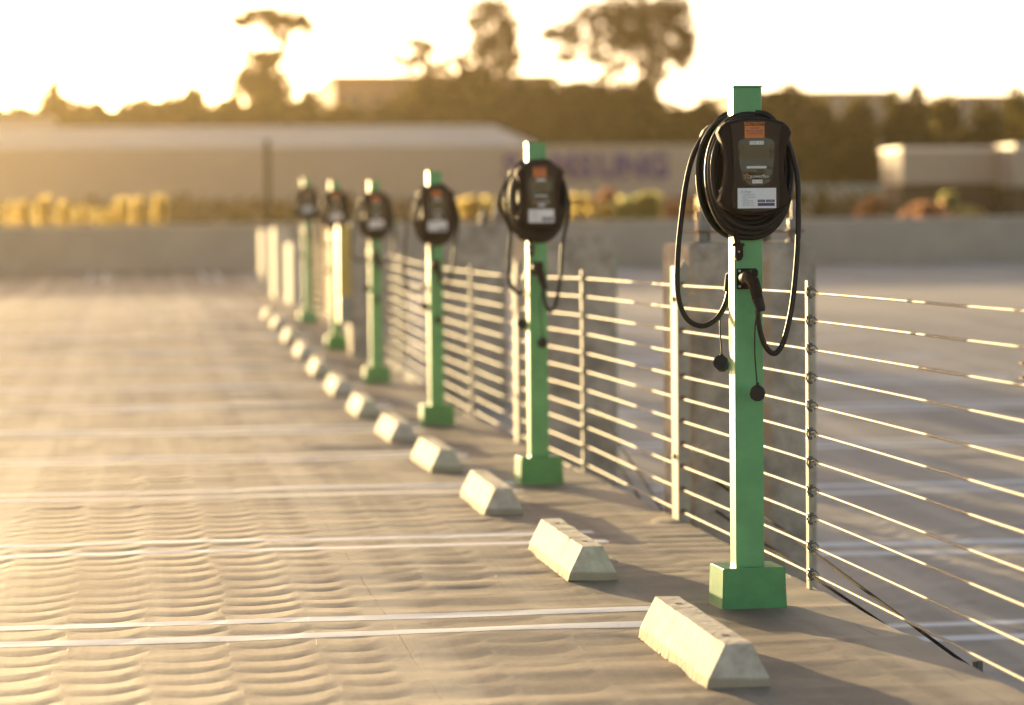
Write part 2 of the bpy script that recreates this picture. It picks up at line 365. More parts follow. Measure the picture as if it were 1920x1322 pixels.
LX = np.concatenate([[-26, -15], np.arange(-4.6, EDGE, .04), [EDGE]]); LY = np.concatenate([np.arange(-6, 5.5, .5), np.arange(5.5, 24, .02), np.arange(24, 60, .05), np.arange(60, 70.31, .3)])
RX = np.concatenate([[EDGE-.03], np.arange(2.48, 9.2, .06), [15, 30]]); RY = np.concatenate([np.arange(-6, 8.5, .5), np.arange(8.5, 44, .04), np.arange(44, 70.31, .5)])
tag(grid('parking_deck', LX, LY, relief_left, zl, M_deck), kind='structure')
tag(grid('lower_parking_deck', RX, RY, relief_right, zr, M_deck2, -.003), kind='structure')
# edge face of the upper deck
b = MB(); ys = [(-6+i*.5) for i in range(90)]; vs = []; rj = random.Random(3)
for y in ys: vs += [(EDGE-.001, y, zl(y)), (EDGE-.001, y, zr(y)-.3)]
b.add(vs, [(2*i, 2*i+1, 2*i+3, 2*i+2) for i in range(len(ys)-1)])
tag(b.build('deck_edge', M_deck, raw=True), kind='structure')
# slab thickness skirt + terrain
tag(MB().add([(-26, -6, -.9), (30, -6, -.9), (30, 70.7, -.5), (-26, 70.7, -.5), (-26, -6, -7.99), (30, -6, -7.99), (30, 70.7, -7.99), (-26, 70.7, -7.99)],
    [(0, 1, 5, 4), (1, 2, 6, 5), (2, 3, 7, 6), (3, 0, 4, 7)]).build('garage_wall', M_wall), kind='structure')
tag(MB().add([(-900, -300, -8), (900, -300, -8), (900, 1500, -8), (-900, 1500, -8)], [(0, 1, 2, 3)]).build('ground', M_grass, raw=True), kind='structure')
tag(MB().add([(-300, 100, -7.98), (300, 100, -7.98), (300, 110, -7.98), (-300, 110, -7.98)], [(0, 1, 2, 3)]).build('road', M_asph, raw=True), kind='structure')

# painted stall lines
S0 = 9.33
def pick(G, a_, b_): return G[(G >= a_-1e-4) & (G <= b_+1e-4)]
for k in range(-1, 18):
    yc = S0+2.6*k
    for sg in (-.185, .185):
        y0 = yc+sg-.065; gy = pick(LY, y0-.001, y0+.131)
        tag(grid('stall_line', pick(LX, -4.0, 1.86 if k < 1 else 1.98), gy, relief_left, zl, M_paint, .0007), kind='structure')
for k in range(-2, 14):
    yc = 12.35+2.6*k
    for sg in (-.185, .185):
        y0 = yc+sg-.08; gy = pick(RY, y0-.001, y0+.161) if yc < 43 else np.array([y0, y0+.14])
        tag(grid('stall_line', pick(RX, 3.25, 8.15), gy, relief_right, zr, M_paint, -.0018), kind='structure')
# lines of the stalls along the far wall
for u in (-252, -40, 182, 395, 1180, 1395, 1650, 1860):
    c = at(u, 511, 66).x
    for s in (-.17, .17):
        tag(sheet('stall_line', c+s-.05, c+s+.05, 64.2, 69.3, zl, M_paint, dz=.004, dy=.5), kind='structure')

# ------------------------------------------------------------------ far parapet
pw = empty('parapet_wall', (0, 70.3, zl(70.3)), 'long grey concrete parapet wall closing the far end of the parking deck', 'wall')
b = MB(); b.box((-26, 0, -.6), (30, .28, 1.12)); b.build('wall_panel', M_wall, pw)
b = MB(); b.box((-26, -.03, 1.122), (30, .31, 1.17)); b.build('coping', M_capc, pw)

# ------------------------------------------------------------------ concrete pillars
pil = [(2.50, 12.62), (2.50, 18.1), (2.50, 23.6), (2.16, 29.0), (2.50, 35.0), (2.46, 40.6), (2.42, 45.6), (2.42, 51.0), (2.42, 56.3)]
plab = ['weathered concrete pillar behind the nearest charging post, anchor bolts on top',
        'concrete pillar behind the second charging post, plain flat top',
        'concrete pillar behind the third charging post, one bolt showing on top',
        'concrete pillar with the yellow and grey cabinet on its side',
        'blurred concrete pillar just behind the smallest and farthest charging post',
        'concrete pillar beside the orange-coloured wall, right of the three sunlit slim pillars',
        'shortest and rightmost of the three sunlit slim pillars at the far end of the fence',
        'middle one of the three sunlit slim pillars at the far end of the fence',
        'leftmost of the three sunlit slim pillars at the far end of the fence']
def pillar_mesh(w, d, h, zb):
    c = .022; bm = bmesh.new(); bmesh.ops.create_cube(bm, size=1)
    for v in bm.verts: v.co = Vector((w/2+v.co.x*w, d/2+v.co.y*d, (h+zb)/2+v.co.z*(h-zb)))
    es = [e for e in bm.edges if abs(e.verts[0].co.z-e.verts[1].co.z) > .5 or (e.verts[0].co.z > 0 and e.verts[1].co.z > 0)]
    bmesh.ops.bevel(bm, geom=es, offset=c, segments=2, affect='EDGES', profile=.55)
    return MB().bm(bm)
def anchor_bolt(x, y, z, L, parent):
    b = MB()
    b.cyl((x, y, z-.03), (x, y, z+L), .0165, 10)
    o = b.build('anchor_bolt', M_bolt, parent)
    for zz, hh, r in ((z+.004, .038, .032), (z+.055, .046, .034)):
        q = MB(); q.cyl((x, y, zz), (x, y, zz+hh), r, 6); q.cyl((x, y, zz-.006), (x, y, zz-.001), r+.008, 14)
        q.build('nut', M_bolt, o)
for i, ((x, y), lb) in enumerate(zip(pil, plab)):
    h = [1.275, 1.35, 1.43, 1.385, 1.30, 1.25, 1.0, 1.28, 1.26][i]
    wd = .60 if i < 6 else .32
    p = empty('concrete_pillar', (x, y, zl(y)), lb, 'pillar', 'concrete pillars along the fence')
    pillar_mesh(wd, .68 if i < 6 else 1.9, h, zr(y)-zl(y)-.05).build('shaft', M_pillar2 if i == 0 else (M_pillar if i < 6 else M_pale), p)  # far pillars stretched in depth so their sunlit sides look wider
    if i in (0, 2):
        b = MB(); b.box((.05, .03, h+.045), (.55, .45, h+.055)); pl = b.build('base_plate', M_rust, p)
        for bx, by, L in ((.085, .08, .19), (.135, .38, .14), (.515, .08, .19), (.44, .38, .13)):
            anchor_bolt(bx, by, h+.004, L, p)
cb = empty('sunpatch_casing', (2.03, 29.0, zl(29)+.34), 'slim added yellow and grey cabinet on the side of the blurred pillar', 'casing')  # added box over a blurred patch; its yellow stands for reflected sunlight
MB().box((0, 0, .28), (.127, .3, 1.02), .01).build('upper_block', M_yel, cb)
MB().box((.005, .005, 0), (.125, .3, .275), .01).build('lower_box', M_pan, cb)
tw = empty('low_wall', (2.62, 36.2, zl(38)), 'short wall coloured orange for sunlight behind the fence at its far end', 'wall')
MB().box((0, 0, -.2), (.2, 4.3, 1.28)).build('wall_panel', M_orwall, tw)

# ------------------------------------------------------------------ cable fence
XF = 2.432
fence = empty('cable_fence', (XF, 12.5, 0), 'steel wire rope fence of eleven cables running along the deck edge', 'fence')
fence.location = (0, 0, 0)
NC = 11
def zc(k, y): return zl(y)+.055+k*.1035
def rope(path, r, lobes, pitch, step, seg=14):
    """twisted strand section swept along a gently curved path y->(x,z)"""
    y0, y1, fn = path; N = int((y1-y0)/step); vs = []; fs = []
    for i in range(N+1):
        y = y0+(y1-y0)*i/N; x, z = fn(y); tw_ = 2*math.pi*y/pitch/lobes*1.0
        for k in range(seg):
            a = 2*math.pi*k/seg
            rr = r*(1+.16*math.cos(lobes*(a-tw_*1.0)))
            vs.append((x+rr*math.cos(a), y, z+rr*math.sin(a)))
    for i in range(N):
        for k in range(seg): fs.append((i*seg+k, i*seg+(k+1) % seg, (i+1)*seg+(k+1) % seg, (i+1)*seg+k))
    return MB().add(vs, fs, True)
for k in range(NC):
    sag = random.uniform(-.003, .003)
    fn = lambda y, k=k, s=sag: (XF+.001*math.sin(y*1.7+k), zc(k, y)-.006*math.sin((y-9.96)/5.3*math.pi)**2+s)
    b = rope((5.2, 12.56, fn), .0049, 6, .030, .010, 16)
    pts = [(fn(12.56+i*.4)[0], 12.56+i*.4, fn(12.56+i*.4)[1]) for i in range(int((41-12.56)/.4))]
    b.tube(pts, .0052, 8)
    b.build('cable', M_rope, fence, raw=True)
# channel posts at the pillars
for i, (x, y) in enumerate(pil[:6]):
    g_ = zl(y); b = MB(); xx = XF-.018 if i != 3 else XF-.018
    if i == 3: continue
    h = 1.20
    o_ = [(-.012, g_+h-.045), (.012, g_+h), (.034, g_+h-.03), (.034, g_-.12), (-.012, g_-.12)]
    # web facing the camera and flange facing the sun
    vs = [(XF+a*1.0, y-.155, z) for a, z in o_] + [(XF+a*1.0, y-.147, z) for a, z in o_]
    n = 5
    b.add(vs, [tuple(range(n)), tuple(range(n, 2*n))[::-1]]+[(j, j+n, (j+1) % n+n, (j+1) % n) for j in range(n)])
    b.box((XF-.022, y-.157, g_-.12), (XF-.0125, y-.012, g_+h-.03))
    po = b.build('post', M_steel, fence)
    for zz in (.30, 1.02):
        q = MB(); q.cyl((XF-.035, y-.09, g_+zz), (XF-.022, y-.09, g_+zz), .014, 6); q.build('bolt', M_bolt, po)
        q = MB(); q.box((XF+.036, y-.10, g_+zz-.02), (x+.03, y-.06, g_+zz+.02)); q.build('bracket', M_steel, po)
    if i < 3:
        if i == 0: sleeve = MB().cyl((0, -.032, 0), (0, 0, 0), .010, 8).mesh('cable_sleeve', M_rust)
        for k in range(NC): link('cable_sleeve', sleeve, po, (XF, y-.158, zc(k, y)))
# spacer bars with saddle clamps
clampme = None
for by in (4.6, 9.97, 15.25, 20.55, 26.3, 32.2, 37.8):
    g_ = zl(by); b = MB(); b.box((XF-.021, by-.018, g_+.0), (XF-.009, by+.026, g_+1.135), .0015)
    bar = b.build('spacer_bar', M_steel, fence)
    if by > 5 and by < 22:
        for k in range(NC):
            z = zc(k, by)
            if clampme is None:
                q = MB()
                arc = [(-.021+.013*math.cos(a), 0, .014*math.sin(a)) for a in [R(90+j*30) for j in range(-3, 7)]]
                q.tube([(-.004, -.014, -.016), (.012, -.014, 0), (-.004, -.014, .016), (-.024, -.014, .010), (-.024, -.014, -.010)], .0035, 6)
                q.tube([(-.030, -.010, -.020), (-.036, -.010, 0), (-.030, -.010, .020), (-.012, -.010, .024)], .004, 6)
                q.box((-.032, -.022, .012), (-.012, .022, .026), .003); q.box((-.032, -.022, -.026), (-.012, .022, -.014), .003)
                q.cyl((-.036, .0, .019), (-.008, .0, .019), .006, 6)
                clampme = q.mesh('clamp', M_clamp)
            c = link('clamp', clampme, bar, (XF+.004, by-.010, z)); c.scale = (.85, .85, .85); c.rotation_euler = (random.uniform(-.12, .12), random.uniform(-.1, .1), random.uniform(-.1, .1))
        # rope through the clamp is the same cable
# lower guard cables in the gap between the decks, dark colour for its shade
lf = empty('lower_guard_cable', (2.62, 10, -.4), 'pair of dark slack guard cables below the fence in the gap between decks', 'cable')
lf.location = (0, 0, 0)
P = [((1545, 1050), (1835, 1262), (1915, 1308)), ((1545, 1095), (1700, 1200), (1900, 1340))]
def pixX(u, v, X):
    d = fwd + rt*((u-960)/FPX) - up*((v-661)/FPX); return CAM+d*(X/d.x)
for tri in P:
    pts = [pixX(u, v, 2.62) for u, v in tri]; d0 = (pts[0]-pts[1]).normalized(); pts = [pts[0]+d0*2.6] + pts + [pts[2]+(pts[2]-pts[1]).normalized()*2]
    MB().tube(catmull(pts, 6), .006, 8).build('cable', M_dark, lf)
q = pixX(1835, 1262, 2.62); MB().box((q.x-.012, q.y-.012, q.z-.035), (q.x+.012, q.y+.03, q.z+.04), .004).build('clamp', M_clamp, lf)
for tri in (((1160, 830), (1240, 955)), ((1165, 880), (1225, 975))):
    pts = [pixX(u, v, 2.66) for u, v in tri]; d0 = pts[0]-pts[1]
    MB().tube([pts[1]-d0*.2, pts[1], pts[0], pts[0]+d0*.6], .006, 8).build('cable', M_dark, lf)
# green pole just showing beyond the second pillar
gp = at(1156, 480, 18.9)
gpo = empty('green_pole', (gp.x-.02, 18.95, zr(18.9)), 'thin green steel pole just showing along the right edge of the second pillar', 'pole')
MB().box((-.03, 0, -.02), (.03, .05, 1.47), .003).build('shaft', M_green, gpo)
MB().box((-.07, -.04, -.02), (.07, .09, .01)).build('foot_plate', M_green, gpo)
# little rusty bracket at the right end of the fence
q = pixX(1925, 695, 2.47)
rb = empty('rusty_clip', q, 'small rusty two-pronged clip beside the cables at the right picture edge', 'clip')
b = MB(); b.box((-.012, 0, .018), (.02, .035, .024)); b.box((-.012, 0, -.024), (.02, .035, -.018)); b.box((.014, 0, -.018), (.02, .035, .018)); b.build('body', M_rust, rb)

# ------------------------------------------------------------------ wheel stops
def stop_mesh(seed):
    rn = random.Random(seed); L = 1.10; N = 110
    prof = [(-.096, .0), (-.088, .034), (-.039, .132), (.039, .132), (.088, .034), (.096, .0)]
    vs = []; fs = []
    for i in range(N+1):
        y = -L/2+L*i/N
        for j, (x, z) in enumerate(prof):
            nz = noise.noise(Vector((x*8+seed, y*9, z*8)))*.0030
            dx = nz; dz = nz
            if j in (0, 5):
                z += max(0, noise.noise(Vector((seed*3.1+j, y*34, 0)))-.12)*.014; dx = noise.noise(Vector((seed+j, y*23, 4)))*.004; dz = 0
            if j in (2, 3): q_ = max(0, noise.noise(Vector((seed*5.7+j, y*19, 9)))-.45)*.012; z -= q_; dx += (q_ if j == 2 else -q_)*.6
            yo = 0
            if i in (0, N): yo = (.004 if i == 0 else -.004)*(1 if z > .1 else 0)
            vs.append((x+dx, y+yo, z+dz))
    n = len(prof)
    for i in range(N):
        for j in range(n-1): fs.append((i*n+j, i*n+j+1, (i+1)*n+j+1, (i+1)*n+j))
    fs.append(tuple(range(n))); fs.append(tuple(range(N*n, N*n+n))[::-1])
    return MB().add(vs, fs)
names = ['nearest concrete wheel stop, large and sharp in the bottom right', 'second nearest wheel stop, crossing the end of a double white line',
 'third wheel stop from the camera, left of the second green post base', 'fourth wheel stop from the camera, just beyond the second green post base', 'fifth wheel stop from the camera, left of the third green post',
 'sixth wheel stop from the camera, just left of the third green post base', 'seventh wheel stop from the camera, blurred, between third and fourth green posts', 'eighth wheel stop from the camera, left of the fourth green post base',
 'ninth wheel stop from the camera, strongly blurred', 'third from the far end among the blurred wheel stops', 'second from the far end among the blurred wheel stops', 'farthest and smallest wheel stop, leftmost of the row in the picture']
stops = []
for i in range(12):
    y = 8.32+2.6*i-.0*i; x = 1.675+random.uniform(-.012, .012)*(i > 1)
    s = empty('wheel_stop', (x, y, zl(y)+.0), names[i], 'wheel stop', 'concrete wheel stops in a row')
    sl = math.atan2(zl(y+.5)-zl(y-.5), 1.0); s.rotation_euler = (sl, 0, random.uniform(-.012, .012)*(i > 1))
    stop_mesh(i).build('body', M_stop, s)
    for yy in (-.36, .36):
        MB().cyl((0, yy, .130), (0, yy, .1336), .0115, 14).build('rebar_pin', M_rust, s)
    stops.append(s)

# ------------------------------------------------------------------ charging stations
K1 = 2354.0
def fx(cx): return (cx-752)/K1
def fz(cy): return 1.33+(425.6-(140+cy/4.265))/552-.0
def arc_pts(x0, x1, z0, zm, n=9):
    return [(x0+(x1-x0)*i/n, z0+(zm-z0)*(1-(2*i/n-1)**2)) for i in range(n+1)]
def rrect(x0, x1, z0, z1, r, n=5):
    o = []
    for cx, cz, a0 in ((x1-r, z1-r, 0), (x0+r, z1-r, 90), (x0+r, z0+r, 180), (x1-r, z0+r, 270)):
        for i in range(n+1): a = R(a0+90*i/n); o.append((cx+r*math.cos(a), cz+r*math.sin(a)))
    return o[::-1]
def loft(b, rings, smooth=False):   # rings: list of (outline[(x,z)], y)
    n = len(rings[0][0]); vs = []; fs = []
    for ol, y in rings: vs += [(x, y, z) for x, z in ol]
    for i in range(len(rings)-1):
        for k in range(n): fs.append((i*n+k, i*n+(k+1) % n, (i+1)*n+(k+1) % n, (i+1)*n+k))
    b.add(vs, fs, smooth); b.add(vs[:n], [tuple(range(n))]); b.add(vs[-n:], [tuple(range(n))[::-1]])
    return b
def head_outline(s=1.0, k=0.0):
    cx, cz = 0, (fz(335)+fz(1105))/2
    o = arc_pts(fx(525), fx(979), fz(368), fz(332), 10)           # top, left to right
    o += [(fx(1020), fz(405)), (fx(1042), fz(450))]
    for i in range(1, 8):
        t = i/8; o.append((fx(1042)-.026*math.sin(math.pi*t)-.002*t, fz(450)+(fz(1000)-fz(450))*t))
    o += [(fx(1036), fz(1000)), (fx(1010), fz(1045))]
    o += arc_pts(fx(958), fx(546), fz(1078), fz(1118), 10)
    o += [(fx(494), fz(1045)), (fx(468), fz(1000))]
    for i in range(1, 8):
        t = 1-i/8; o.append((fx(462)+.026*math.sin(math.pi*t)+.002*t, fz(450)+(fz(1000)-fz(450))*t))
    o += [(fx(462), fz(450)), (fx(484), fz(405))]
    return [(cx+(x-cx)*s*1.05, cz+(z-cz)*s) for x, z in o]
def make_head(root, front=True):
    h = loft(MB(), [(head_outline(.93), -.172), (head_outline(.985), -.166), (head_outline(1.0), -.158), (head_outline(1.0), -.118), (head_outline(.94), -.112), (head_outline(.86), -.055)]).build('charger_head', M_black, root)
    # raised centre panel
    o = arc_pts(fx(545), fx(962), fz(388), fz(352), 10)
    o += [(fx(962)+.012*0-.010*math.sin(math.pi*i/8), fz(388)+(fz(1050)-fz(388))*i/8) for i in range(1, 8)]
    o += arc_pts(fx(940), fx(566), fz(1060), fz(1092), 10)
    o += [(fx(545)+.010*math.sin(math.pi*i/8), fz(1050)+(fz(388)-fz(1050))*i/8) for i in range(1, 8)]
    sc = lambda s: [((x)*s, (z-1.54)*s+1.54) for x, z in o]
    fp = loft(MB(), [(sc(.985), -.1775), (sc(1.0), -.174), (sc(1.0), -.168)]).build('face_plate', M_face, h)
    # hub that carries the coil
    b = MB(); b.tube([(0, -.110, 1.53), (0, -.05, 1.53)], .085, 20); b.box((-.05, -.052, 1.33), (.05, -.0505, 1.66)); b.build('cable_drum', M_black, h)
    if not front: return h
    y = -.1778
    win = [(fx(c), fz(d)) for c, d in ((640, 503), (700, 498), (820, 498), (870, 503), (898, 522), (906, 560), (900, 680), (888, 780), (868, 840), (830, 872), (755, 884), (690, 872), (650, 840), (630, 780), (612, 680), (603, 560), (612, 522))]
    MB().prism(win, y-.0015, y+.002).build('display_window', M_glass, h)
    y2 = y-.0018
    MB().prism([(fx(c), fz(d)) for c, d in ((647, 553), (860, 553), (860, 675), (647, 675))], y2-.0004, y2+.0001).build('screen', M_lcd, h)
    MB().prism([(fx(c), fz(d)) for c, d in ((675, 722), (837, 722), (837, 741), (675, 741))], y2-.0004, y2+.0001).build('status_strip', M_silver, h)
    def sticker(x0, x1, z0, z1, m_, nm, yy=y, t=.0008, r=.002):
        return MB().prism(rrect(fx(x0), fx(x1), fz(z1), fz(z0), r), yy-t, yy+.0003).build(nm, m_, h)
    sticker(661, 823, 365, 399, M_hdr, 'label_header', r=.0005)
    sticker(661, 823, 398.5, 497, M_orange, 'rating_label', yy=y-.0001, r=.0005)
    text('ELECTRICITY', .0125, fx(742), fz(381), y-.0012, M_orange, h, bold=.0003)
    for s_, cy in (('10.0 kW', 418), ('208 VAC / 48 AMP', 440), ('CONDUCTIVE', 461)):
        text(s_, .0088 if len(s_) < 12 else .0078, fx(742), fz(cy), y-.0012, M_ink, h, bold=.0002)
    sticker(699, 816, 521, 550, M_white, 'asset_tag', yy=y2, r=.0004)
    text('EV5B-1520', .0105, fx(757), fz(536), y2-.0011, M_ink, h)
    sticker(720, 804, 832, 861, M_white, 'asset_tag', yy=y2, r=.0004)
    text('EV1158', .0100, fx(762), fz(847), y2-.0011, M_ink, h)
    text('powerflex', .0165, fx(780), fz(804), y2-.0006, M_grey, h, bold=.0001)
    b = MB()
    for i in range(5):
        a = R(90+72*i); cx, cz = fx(676), fz(803)
        d = Vector((math.cos(a), 0, math.sin(a))); nrm = Vector((-d.z, 0, d.x))
        c0 = Vector((cx, y2-.0006, cz)); b.add([c0+d*.002-nrm*.0004, c0+d*.0095-nrm*.0018, c0+d*.0115+nrm*.0012, c0+d*.004+nrm*.0012], [(0, 1, 2, 3)])
    b.build('starburst_logo', M_orange, h)
    sticker(600, 916, 898, 1061, M_white, 'instruction_sticker', r=.0012)
    text('To Charge', .0080, fx(628), fz(926), y-.0012, M_ink, h, align='LEFT')
    MB().prism([(fx(612), fz(936)), (fx(700), fz(936)), (fx(700), fz(937.5)), (fx(612), fz(937.5))], y-.0012, y-.0009).build('rule', M_ink, h)
    for j, s_ in enumerate(('1. Download PowerFlex', '   app and create account', '2. Add or scan in payment', '   by station', '3. Plug vehicle in and', '   select station number', '4. Session begins, use', '   app to view or end it')):
        text(s_, .0046, fx(632), fz(949+j*12.6), y-.0012, M_ink, h, align='LEFT')
    for x0, x1, z0, z1, m_ in ((764, 825, 992, 1013, M_ink), (833, 903, 992, 1013, M_ink), (764, 903, 1019, 1043, M_purple)):
        sticker(x0, x1, z0, z1, m_, 'app_badge', yy=y-.0009, t=.0004, r=.0008)
    text('App Store', .0044, fx(795), fz(1003), y-.0016, M_white, h)
    text('Google Play', .0044, fx(868), fz(1003), y-.0016, M_white, h)
    return h
def coil(seed, n=5):
    rn = random.Random(seed); b = MB(); prev = None
    for i in range(n):
        a = .151-.0065*i+rn.uniform(-.002, .002); yo = -.062-.0*i-(i % 3)*.020+rn.uniform(-.002, .002)
        zt = 1.722-.010*i; zb_ = 1.296+.017*i; zcx = (zt+zb_)/2+.012; pts = []
        for k in range(49):
            t = 2*math.pi*k/48
            hz = (zt-zcx) if math.sin(t) > 0 else (zcx-zb_)
            e = .88
            cs, sn = math.cos(t), math.sin(t)
            pts.append((.002+a*math.copysign(abs(cs)**e, cs), yo-.006*math.sin(t*.5), zcx+hz*math.copysign(abs(sn)**.97, sn)))
        b.tube(pts, .0098, 10, caps=False)
    return b
def dust_cap(root_, c, ax=(0, 1, 0), name='dust_cap'):
    c = Vector(c); b = MB(); d = Vector(ax).normalized()
    b.tube([c-d*.020, c-d*.019, c+d*.012, c+d*.014], [.024, .0275, .0275, .025], 10)
    b.tube([c+d*.014, c+d*.022], [.021, .020], 10)
    b.cyl(c+Vector((0, 0, .024)), c+Vector((0, 0, .036)), .006, 8)
    return b.build(name, M_cap, root_)
def make_station(loc, label, v):
    root = empty('charging_station', loc, label, 'charging station', 'green charging stations in a row')
    b = MB(); b.box((-.05, -.05, .12), (.05, .05, 1.815), .004); b.box((-.052, -.052, 1.8152), (.052, .052, 1.822)); post = b.build('post', M_green, root)
    b = MB()   # base cover, slightly wider at the foot
    o0, o1 = (.111, .095), (.116, .100)
    vs = [(-o1[0], -o1[1], 0), (o1[0], -o1[1], 0), (o1[0], o1[1], 0), (-o1[0], o1[1], 0), (-o0[0], -o0[1], .152), (o0[0], -o0[1], .152), (o0[0], o0[1], .152), (-o0[0], o0[1], .152)]
    bm = bmesh.new(); V = [bm.verts.new(q) for q in vs]
    for f in ((0, 3, 2, 1), (4, 5, 6, 7), (0, 1, 5, 4), (1, 2, 6, 5), (2, 3, 7, 6), (3, 0, 4, 7)): bm.faces.new([V[i] for i in f])
    bmesh.ops.bevel(bm, geom=bm.edges[:], offset=.003, segments=2, affect='EDGES'); b.bm(bm)
    bc = b.build('base_cover', M_greenc, root); bc.rotation_euler = (0, 0, R(2.5))
    MB().cyl((.106, -.103, .078), (.106, -.0975, .078), .005, 8).build('screw', M_bolt, bc)
    make_head(root, True)
    bh = make_head(root, False)
    # the back head is the same unit turned round
    for o in [bh]: o.rotation_euler = (0, 0, math.pi)
    coil(3+v['i']).build('coiled_cable', M_cable, root)
    c2 = coil(9+v['i'], 4).build('coiled_cable', M_cable, root); c2.rotation_euler = (0, 0, math.pi)
    # hanging loops
    y = -.135; wr, zb, = v['wr'], v['zr']
    hr = [(.02, -.085, 1.727), (.065, -.10, 1.714), (.112, -.12, 1.65), (.145, -.13, 1.56), (.157, y, 1.467), (.152*wr+.003, y, 1.285), (.139*wr, y, 1.285-(1.285-zb)*.469), (.119*wr, y, 1.285-(1.285-zb)*.75), (.095*wr, y, 1.285-(1.285-zb)*.938), (.066*wr, y, zb), (.035*wr, y, zb+.033), (.017, y-.0, zb+.097 if zb < 1 else 1.03), (.0135, y+.003, 1.052)]
    MB().tube(catmull(hr, 7), .0096, 10).build('hanging_cable', M_cable, root)
    yl = .10; wl, zb2 = v['wl'], v['zl']
    hl = [(-.02, .08, 1.728), (-.058, .085, 1.722), (-.127, .095, 1.649), (-.163, yl, 1.584), (-.188, yl, 1.49), (-.207*wl, yl, 1.36), (-.22*wl, yl, 1.229), (-.22*wl, yl, (1.099 if zb2 < 1.05 else 1.16)), (-.192*wl, yl, zb2+.030), (-.138*wl, yl, zb2), (-.086*wl, yl, zb2+.022), (-.052, yl, zb2+.073), (-.036, yl+.005, zb2+.13)]
    MB().tube(catmull(hl, 7), .0096, 10).build('hanging_cable', M_cable, root)
    # connector (front) in its holster
    pl = MB(); pl.prism(rrect(-.043, .027, 1.118, 1.190, .004), -.058, -.0505); pl.tube([(-.012, -.057, 1.157), (-.012, -.085, 1.157)], .027, 18)
    pl = pl.build('holster', M_black, root)
    for sx, sz in ((-.034, 1.181), (.018, 1.181), (-.034, 1.128)):
        MB().cyl((sx, -.062, sz), (sx, -.058, sz), .0045, 10).build('screw', M_silver, pl)
    b = MB()
    b.tube(catmull([(-.018, -.080, 1.157), (-.016, -.105, 1.160), (-.010, -.126, 1.158), (-.002, -.140, 1.140), (.004, -.143, 1.115), (.010, -.142, 1.088)], 4),
           [.024]*3+[.0235]*3+[.0225]*4+[.0215]*5+[.021]*3+[.0195]*3, 14)
    b.box((-.012, -.150, 1.165), (.012, -.10, 1.186), .004)
    cn = b.build('connector', M_black, root)
    b = MB(); pts = [(.010+.0012*i, -.142+.0004*i, 1.090-.0035*i) for i in range(12)]
    b.tube(pts, [.0215-.0003*i-(.0025 if i % 2 else 0) for i in range(12)], 14); b.tube([(.0215, -.138, 1.052), (.0225, -.138, 1.043)], [.018, .015], 12)
    b.build('strain_relief', M_cap, cn)
    # cable clamp below the head
    b = MB(); b.tube(catmull([(-.052, -.075, 1.33), (-.046, -.066, 1.30), (-.040, -.062, 1.27)], 4), .0105, 10)
    b.prism([(-.053, 1.276), (-.025, 1.276), (-.024, 1.232), (-.030, 1.220), (-.039, 1.2165), (-.048, 1.220), (-.054, 1.232)], -.076, -.0505)
    b.cyl((-.060, -.064, 1.272), (-.018, -.064, 1.272), .0055, 8)
    cl = b.build('cable_clamp', M_black, root)
    MB().cyl((-.039, -.0785, 1.248), (-.039, -.076, 1.248), .003, 8).build('screw', M_silver, cl)
    b = MB(); b.tube([(-.036, .105, zb2+.12), (-.030, .10, 1.16), (-.01, .075, 1.17)], [.02, .022, .02], 12); b.box((-.04, .0505, 1.13), (.04, .058, 1.20)); b.build('connector', M_black, root)
    # dust caps on cords
    b = MB(); b.tube(catmull([(.010, -.150, 1.050), (-.001, -.152, .99), (-.002, -.150, .90), (.003, -.148, .83), (.006, -.146, .795)], 5), .0028, 6); b.build('cap_cord', M_cable, root)
    dust_cap(root, (.008, -.145, .763), (.25, 1, .1))
    b = MB(); b.tube(catmull([(-.070, .098, zb2+.04), (-.072, .096, .98), (-.068, .097, .92), (-.066, .10, .887)], 5), .0028, 6); b.build('cap_cord', M_cable, root)
    dust_cap(root, (-.066, .10, .853), (.5, 1, -.4))
    return root
V = [dict(i=0, wr=1, zr=.897, wl=1, zl=.987), dict(i=1, wr=.78, zr=.93, wl=.62, zl=1.02), dict(i=2, wr=.80, zr=1.0, wl=.95, zl=.96),
     dict(i=3, wr=1.05, zr=1.08, wl=.92, zl=1.10), dict(i=4, wr=.8, zr=1.08, wl=.7, zl=1.12), dict(i=5, wr=.9, zr=1.05, wl=.9, zl=1.06)]
clab = ['nearest green charging station, the sharp one in front of the bolted concrete pillar',
        'second green charging station from the camera, before the plain topped pillar',
        'third green charging station from the camera, mid row, slightly blurred',
        'fourth green charging station from the camera, between the third and the yellow cabinet',
        'fifth green charging station from the camera, partly hidden by the yellow and grey cabinet',
        'farthest and smallest green charging station, leftmost of the row in the picture']
for i in range(6):
    y = 9.52+5.18*i
    make_station((2.085, y, zl(y)-.003), clab[i], V[i])
# crumbs of grout at the foot of the nearest station
b = MB(); rn = random.Random(5)
for i in range(70):
    a = rn.uniform(0, 6.28); r_ = abs(rn.gauss(0, .035)); s_ = rn.uniform(.002, .008)
    cx, cy = 1.965+r_*math.cos(a)*1.4, 9.39+r_*math.sin(a); z0 = zl(cy)
    bm = bmesh.new(); bmesh.ops.create_icosphere(bm, subdivisions=1, radius=s_)
    for v_ in bm.verts: v_.co = Vector((v_.co.x*rn.uniform(.8, 1.6)+cx, v_.co.y*rn.uniform(.8, 1.4)+cy, v_.co.z*.5+z0+s_*.2))
    b.bm(bm)
tag(b.build('grout_crumbs', M_stop), 'pale crumbs of broken grout at the foot of the nearest green base', 'rubble', kind='stuff')
